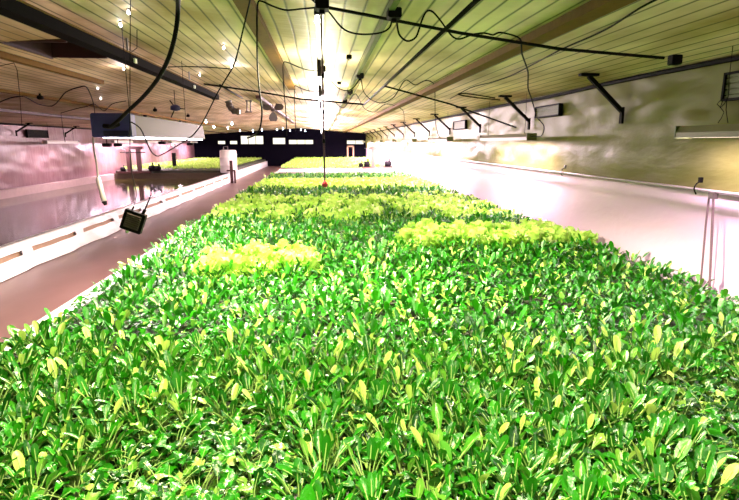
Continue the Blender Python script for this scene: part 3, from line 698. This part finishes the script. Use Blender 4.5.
MB().box((TX+.02, YC-1.04, .55), (TX+.42, YC-.96, .62)).build('cross_piece', M['wood_red'], pst)
dpst = MB().box((-7.72, YC+2.0, .0), (-7.55, YC+2.15, 1.35)); single('dark_post', dpst, M['black'], 'dark post standing in the far seedling bed left of the barrel', 'post')
# equipment hanging near the left wall, before the bright glare
for (px, py, Y, t) in [(107, 145, 22, 'left of the reddish stand'), (118, 145, 24, 'just above the reddish stand'), (162, 143, 27, 'beyond the loop of cable'), (190, 144, 30, 'left of the far bright lamps')]:
    q = U(px, py, Y)
    mb = MB().cbox(q, (.3, .2, .14)); mb.tube([q, (q.x, q.y, ceil_z(q.x))], .015, 5)
    single('hanging_ballast', mb, M['black'], f'small black lamp ballast hanging by the left wall, {t}', 'ballast', 'hanging ballasts by the left wall')

# ------------------------------------------------------------------ the crop
rng = np.random.default_rng(5)
def leaf_arrays(az, L, W, Pl, e0, bend, nu, nv, cup=.25, wave=0., wfreq=3., tint=.5, roll=0.):
    """blade ribbon + stalk ribbon; returns (bv, bf, sv, sf)"""
    n = nv+1; tot = Pl+L
    ts = np.linspace(0, 1, 5+n)
    # centreline by integration of the elevation angle
    def cl(s):
        k = 12; ss = np.linspace(0, s, k); ang = e0-bend*(ss/tot)**1.5
        return np.trapz(np.cos(ang), ss), np.trapz(np.sin(ang), ss), ang[-1]
    bv = []; 
    us = np.linspace(-1, 1, nu+1)
    ph = rng.uniform(0, 6)
    for j in range(n):
        t = (j/nv)**.8; s = Pl+L*t; r, z, ang = cl(s)
        w = W/2*((.16+.84*math.sin(min(1, t/.62)*math.pi/2)**1.3) if t < .62 else max(.12, 1-((t-.62)/.385)**2.3)**.5)
        for u in us:
            off = w*u
            h = cup*w*(u*u) + wave*w*abs(u)**1.5*math.sin(wfreq*t*6.28+ph+u*2)
            # local frame: radial dir (cos ang, sin ang), normal (-sin ang, cos ang)
            rr = r-math.sin(ang)*h; z2 = z+math.cos(ang)*h + roll*off
            bv.append((rr, off, z2))
    bf = [(j*(nu+1)+i, j*(nu+1)+i+1, (j+1)*(nu+1)+i+1, (j+1)*(nu+1)+i) for j in range(nv) for i in range(nu)]
    sv = []; m_ = 4
    for j in range(m_+1):
        s = (Pl+L*.72)*j/m_; r, z, ang = cl(s); w = (.0050 if W < L*.55 else .0032)*(1-.66*j/m_)*(L/.09)**.5
        for u, hh_ in ((-1, .0042), (0, -w*.9), (1, .0042)):
            sv.append((r-math.sin(ang)*(hh_-.0012), w*u, z+math.cos(ang)*(hh_-.0012)))
    sf = []
    for j in range(m_):
        a_ = j*3
        sf += [(a_, a_+1, a_+4, a_+3), (a_+1, a_+2, a_+5, a_+4), (a_+2, a_, a_+3, a_+5)]
    c, s_ = math.cos(az), math.sin(az); Rm = np.array([[c, s_, 0], [-s_, c, 0], [0, 0, 1]])
    return np.array(bv) @ Rm, bf, np.array(sv) @ Rm, sf
def plant(kind, nu, nv, nl, scale=1.):
    BV, BF, SV, SF, T = [], [], [], [], []; nb = ns = 0
    for i in range(nl):
        f = i/nl; az = i*2.39996+rng.uniform(-.3, .3)
        if kind == 'spoon':
            L = rng.uniform(.07, .12)*(1-.25*f); W = L*rng.uniform(.30, .48); Pl = rng.uniform(.10, .165)*(1-.05*f)
            e0 = math.radians(50+35*f+rng.uniform(-8, 8)); bend = math.radians(rng.uniform(0, 115))*(1-.4*f); wave = .12; cup = rng.uniform(.15, .5); wf = 1.2
        elif kind == 'round':
            L = rng.uniform(.055, .08)*(1-.2*f); W = L*rng.uniform(.65, .9); Pl = rng.uniform(.11, .18)
            e0 = math.radians(48+35*f+rng.uniform(-10, 10)); bend = math.radians(rng.uniform(40, 120)); wave = .28; cup = rng.uniform(-.4, .4); wf = 1.6
        elif kind == 'frilly':
            L = rng.uniform(.10, .15)*(1-.3*f); W = L*rng.uniform(.9, 1.15); Pl = .05+.09*f
            e0 = math.radians(30+55*f+rng.uniform(-8, 8)); bend = math.radians(rng.uniform(0, 50)); wave = .55; cup = .3; wf = 2.6
        else:
            L = rng.uniform(.05, .08); W = L*rng.uniform(.45, .7); Pl = rng.uniform(.04, .09)
            e0 = math.radians(45+40*f+rng.uniform(-10, 10)); bend = math.radians(rng.uniform(0, 60)); wave = .2; cup = .3; wf = 1.
        bv, bf, sv, sf = leaf_arrays(az, L, W, Pl, e0, bend, nu, nv, cup, wave, wf, roll=rng.uniform(-.25, .25))
        BV.append(bv*scale); BF += [tuple(q+nb for q in f_) for f_ in bf]; nb += len(bv)
        SV.append(sv*scale); SF += [tuple(q+ns for q in f_) for f_ in sf]; ns += len(sv)
        T += [float(np.clip(rng.normal(.45, .30), 0, 1))]*len(bv)
    return np.vstack(BV), BF, np.vstack(SV), SF, np.array(T)
def mesh_np(name, V, F, mat, tint=None):
    me = bpy.data.meshes.new(name); V = np.asarray(V, dtype=np.float32); F = np.asarray(F, dtype=np.int32)
    me.vertices.add(len(V)); me.vertices.foreach_set('co', V.ravel())
    me.loops.add(F.size); me.loops.foreach_set('vertex_index', F.ravel())
    me.polygons.add(len(F)); me.polygons.foreach_set('loop_start', np.arange(0, F.size, F.shape[1], dtype=np.int32))
    me.polygons.foreach_set('use_smooth', np.ones(len(F), dtype=bool))
    me.update(calc_edges=True); me.materials.append(mat)
    if tint is not None:
        at = me.attributes.new('tint', 'FLOAT', 'POINT'); at.data.foreach_set('value', np.asarray(tint, dtype=np.float32))
    return me
def canopy(x, y): return noise.noise(Vector((x*.9, y*.9, 4.0)))
def zone(x, y):
    """which crop stands here"""
    n = noise.noise(Vector((x*1.3, y*1.3, 1.0)))*.35
    if 6.25+n*.6 < y < 7.5+n and x > 1.0+n: return 'frilly' if noise.noise(Vector((x*3.1, y*3.1, 6.0))) > -.16 else 'spoon'
    if 5.2+n < y < 6.3+n and -1.35+n < x < -.05+n: return 'frilly' if noise.noise(Vector((x*3.3, y*3.3, 9.0))) > -.06 else 'spoon'
    if 8.9+n < y < 12.8+n*2: return 'pale' if noise.noise(Vector((x*2, y*2, 8.0))) > -.1 else 'spoon'
    if 14.6+n < y < 18.4+n: return 'pale'
    if noise.noise(Vector((x*.7+3, y*.55, 2.0))) > .12 : return 'round'
    return 'spoon'
SPX = .155
near, mid = [], []
y = .35
row = 0
while y < 21.3:
    sp = SPX*(1 if y < 6 else 1.08 if y < 12 else 1.2)
    x = BX+.36+(sp/2 if row % 2 else 0)
    while x < XR-.17:
        xx, yy = x+R_(-.03, .03), y+R_(-.03, .03)
        d = Vector((xx, yy, .62))-CAM; dep = d.dot(cF)
        if dep > .3:
            px = 369.5+FPX*d.dot(cR)/dep; py = 250-FPX*d.dot(cU)/dep
            if -420 < px < 1160 and py < 900:
                mid.append((xx, yy, zone(xx, yy), dep, -15 < px < 754 and py < 520, px))
        x += sp
    y += sp*.88; row += 1
mid.sort(key=lambda q: q[3])
inview = [q for q in mid if q[4]]
leafy = [q for q in inview if q[2] in ('spoon', 'round')][:300]
frill = [q for q in inview if q[2] == 'frilly'][:290]
chosen = set(id(q) for q in leafy) | set(id(q) for q in frill)
restp = [q for q in mid if id(q) not in chosen]
print('plants', len(leafy), len(frill), len(restp), 'reach', leafy[-1][3])
NV = 7
protos = {k: [plant(k, 4, 6, 24) for _ in range(NV)] for k in ('spoon', 'round')}
protos['frilly'] = [plant('frilly', 6, 6, 15) for _ in range(5)]
meshes = {}
for k, L in protos.items():
    for i, (bv, bf, sv, sf, T) in enumerate(L):
        if k == 'frilly': meshes[k, i] = (mesh_np('frilly_head', bv, bf, M['lime'], T), None)
        else: meshes[k, i] = (mesh_np('foliage', bv, bf, M['leaf'], T), mesh_np('stalks', sv, sf, M['stalk']))
def xf(x, y):
    c = canopy(x, y); s = (1.0+.16*c)*R_(.9, 1.13)
    return R_(0, 6.28), s, R_(-.10, .10), R_(-.10, .10)
lab = {('spoon', 0): 'upright dark green spoon leaved plant in the bed, lower left of the photo',
       ('spoon', 1): 'upright dark green spoon leaved plant in the bed, lower middle of the photo',
       ('spoon', 2): 'upright dark green spoon leaved plant in the bed, lower right of the photo',
       ('round', 0): 'crinkled round leaved green plant in the bed, lower left of the photo',
       ('round', 1): 'crinkled round leaved green plant in the bed, lower middle of the photo',
       ('round', 2): 'crinkled round leaved green plant in the bed, lower right of the photo'}
pl = ['lower left', 'lower middle', 'lower right']
for (x, y, k, dep, iv, px) in leafy:
    a_, s, tx, ty = xf(x, y); z = 0 if px < 246 else 1 if px < 493 else 2
    r = bpy.data.objects.new('leafy_plant', None); r.empty_display_size = .05; col.objects.link(r)
    r.location = (x, y, RAFT-.01); r.rotation_euler = (tx, ty, a_); r.scale = (s*.98, s*.98, s*1.12)
    tag(r, lab[k, z], 'plant', f'{"upright spoon leaved" if k == "spoon" else "crinkled round leaved"} plants, {pl[z]}')
    i = random.randrange(NV)
    for nm, me in zip(('foliage', 'stalks'), meshes[k, i]):
        o = bpy.data.objects.new(nm, me); col.objects.link(o); o.parent = r
for (x, y, k, dep, iv, px) in frill:
    a_, s, tx, ty = xf(x, y)
    o = bpy.data.objects.new('frilly_lettuce', meshes['frilly', random.randrange(5)][0]); col.objects.link(o)
    o.location = (x, y, RAFT-.01); o.rotation_euler = (tx, ty, a_); o.scale = (s*1.1, s*1.1, s*1.28)
    if x > .6: tag(o, 'lime frilly lettuce head in the bright patch beside the right wall', 'lettuce', 'lime lettuces by the right wall')
    else: tag(o, 'lime frilly lettuce head in the small bright patch left of centre', 'lettuce', 'lime lettuces left of centre')
# everything farther off: one object per kind of crop
def scatter(pts, kinds, name, mat, label, cat, zbase, hs=1.12, withstalk=False):
    VV, FF, TT = [], [], []; nb = 0
    for (x, y, s, lod) in pts:
        bv, bf, sv, sf, T = kinds[lod][random.randrange(len(kinds[lod]))]
        a_ = R_(0, 6.28); c, n_ = math.cos(a_), math.sin(a_)
        Rm = np.array([[c, n_, 0], [-n_, c, 0], [0, 0, 1]])
        v = (bv @ Rm)*np.array([s, s, s*hs])+np.array([x, y, zbase]); v[:, 2] += (v[:, 0]-x)*R_(-.1, .1)
        VV.append(v); FF.append(np.asarray(bf)+nb); TT.append(np.clip(T+R_(-.12, .12), 0, 1)); nb += len(v)
    me = mesh_np(name, np.vstack(VV), np.vstack(FF), mat, np.concatenate(TT))
    o = bpy.data.objects.new(name, me); col.objects.link(o); tag(o, label, cat, kind='stuff'); print(name, len(me.polygons)); return o
K = {'leaf': [[plant('spoon', 2, 4, 16) for _ in range(6)]+[plant('round', 2, 4, 16) for _ in range(4)],
              [plant('spoon', 2, 3, 11) for _ in range(6)]+[plant('round', 2, 3, 11) for _ in range(2)]],
     'pale': [[plant('frilly', 3, 4, 9) for _ in range(6)], [plant('frilly', 2, 3, 8) for _ in range(6)]],
     'tiny': [[plant('tiny', 2, 2, 8) for _ in range(8)]]}
A = [(x, y, (1+.16*canopy(x, y))*R_(.9, 1.13)*(1 if y < 12 else 1.12), 0 if y < 9 else 1) for (x, y, k, *_r) in restp if k in ('spoon', 'round')]
B = [(x, y, (1+.16*canopy(x, y))*R_(.85, 1.05), 0 if y < 9 else 1) for (x, y, k, *_r) in restp if k in ('pale', 'frilly')]
scatter(A, K['leaf'], 'leafy_crop', M['leaf'], 'dense dark green leafy crop filling the bed beyond the near rows', 'crop', RAFT-.01)
scatter(B, K['pale'], 'pale_crop', M['lime'], 'pale lime crop in bright cross bands farther down the bed', 'crop', RAFT-.01, 1.2)
C_, D_ = [], []
y = YC+.7
while y < YF-.3:
    x = BX+.3
    while x < XR-.15: C_.append((x+R_(-.05, .05), y+R_(-.05, .05), R_(1., 1.4), 0)); x += .2
    x = XL+.5
    while x < TX-.25: D_.append((x+R_(-.05, .05), y+R_(-.05, .05), R_(1., 1.5), 0)); x += .24
    y += .26
scatter(C_, K['tiny'], 'seedling_crop', M['pale'], 'yellow green seedlings covering the far half of the main bed', 'crop', RAFT+.11)
scatter(D_, K['tiny'], 'seedling_crop', M['lime'], 'green seedlings in the far bed beyond the pond', 'crop', RAFT+.09)

# ------------------------------------------------------------------ world, camera, view
w = bpy.data.worlds.new('daylight'); sc.world = w; w.use_nodes = True
bg = w.node_tree.nodes['Background']; bg.inputs[0].default_value = (1, .93, .72, 1); bg.inputs[1].default_value = .3
cam = bpy.data.cameras.new('camera'); co = bpy.data.objects.new('camera', cam); col.objects.link(co)
cam.sensor_width = 36; cam.lens = FPX*36/739; cam.clip_start = .05; cam.clip_end = 200
co.location = CAM; co.rotation_euler = (math.pi/2-PITCH, 0, -YAW)
sc.camera = co
sc.view_settings.view_transform = 'Standard'; sc.view_settings.look = 'None'; sc.view_settings.gamma = 1
sc.view_settings.exposure = 2.35
sc.cycles.use_denoising = True
sc.cycles.max_bounces = 8; sc.cycles.diffuse_bounces = 4; sc.cycles.sample_clamp_indirect = 6
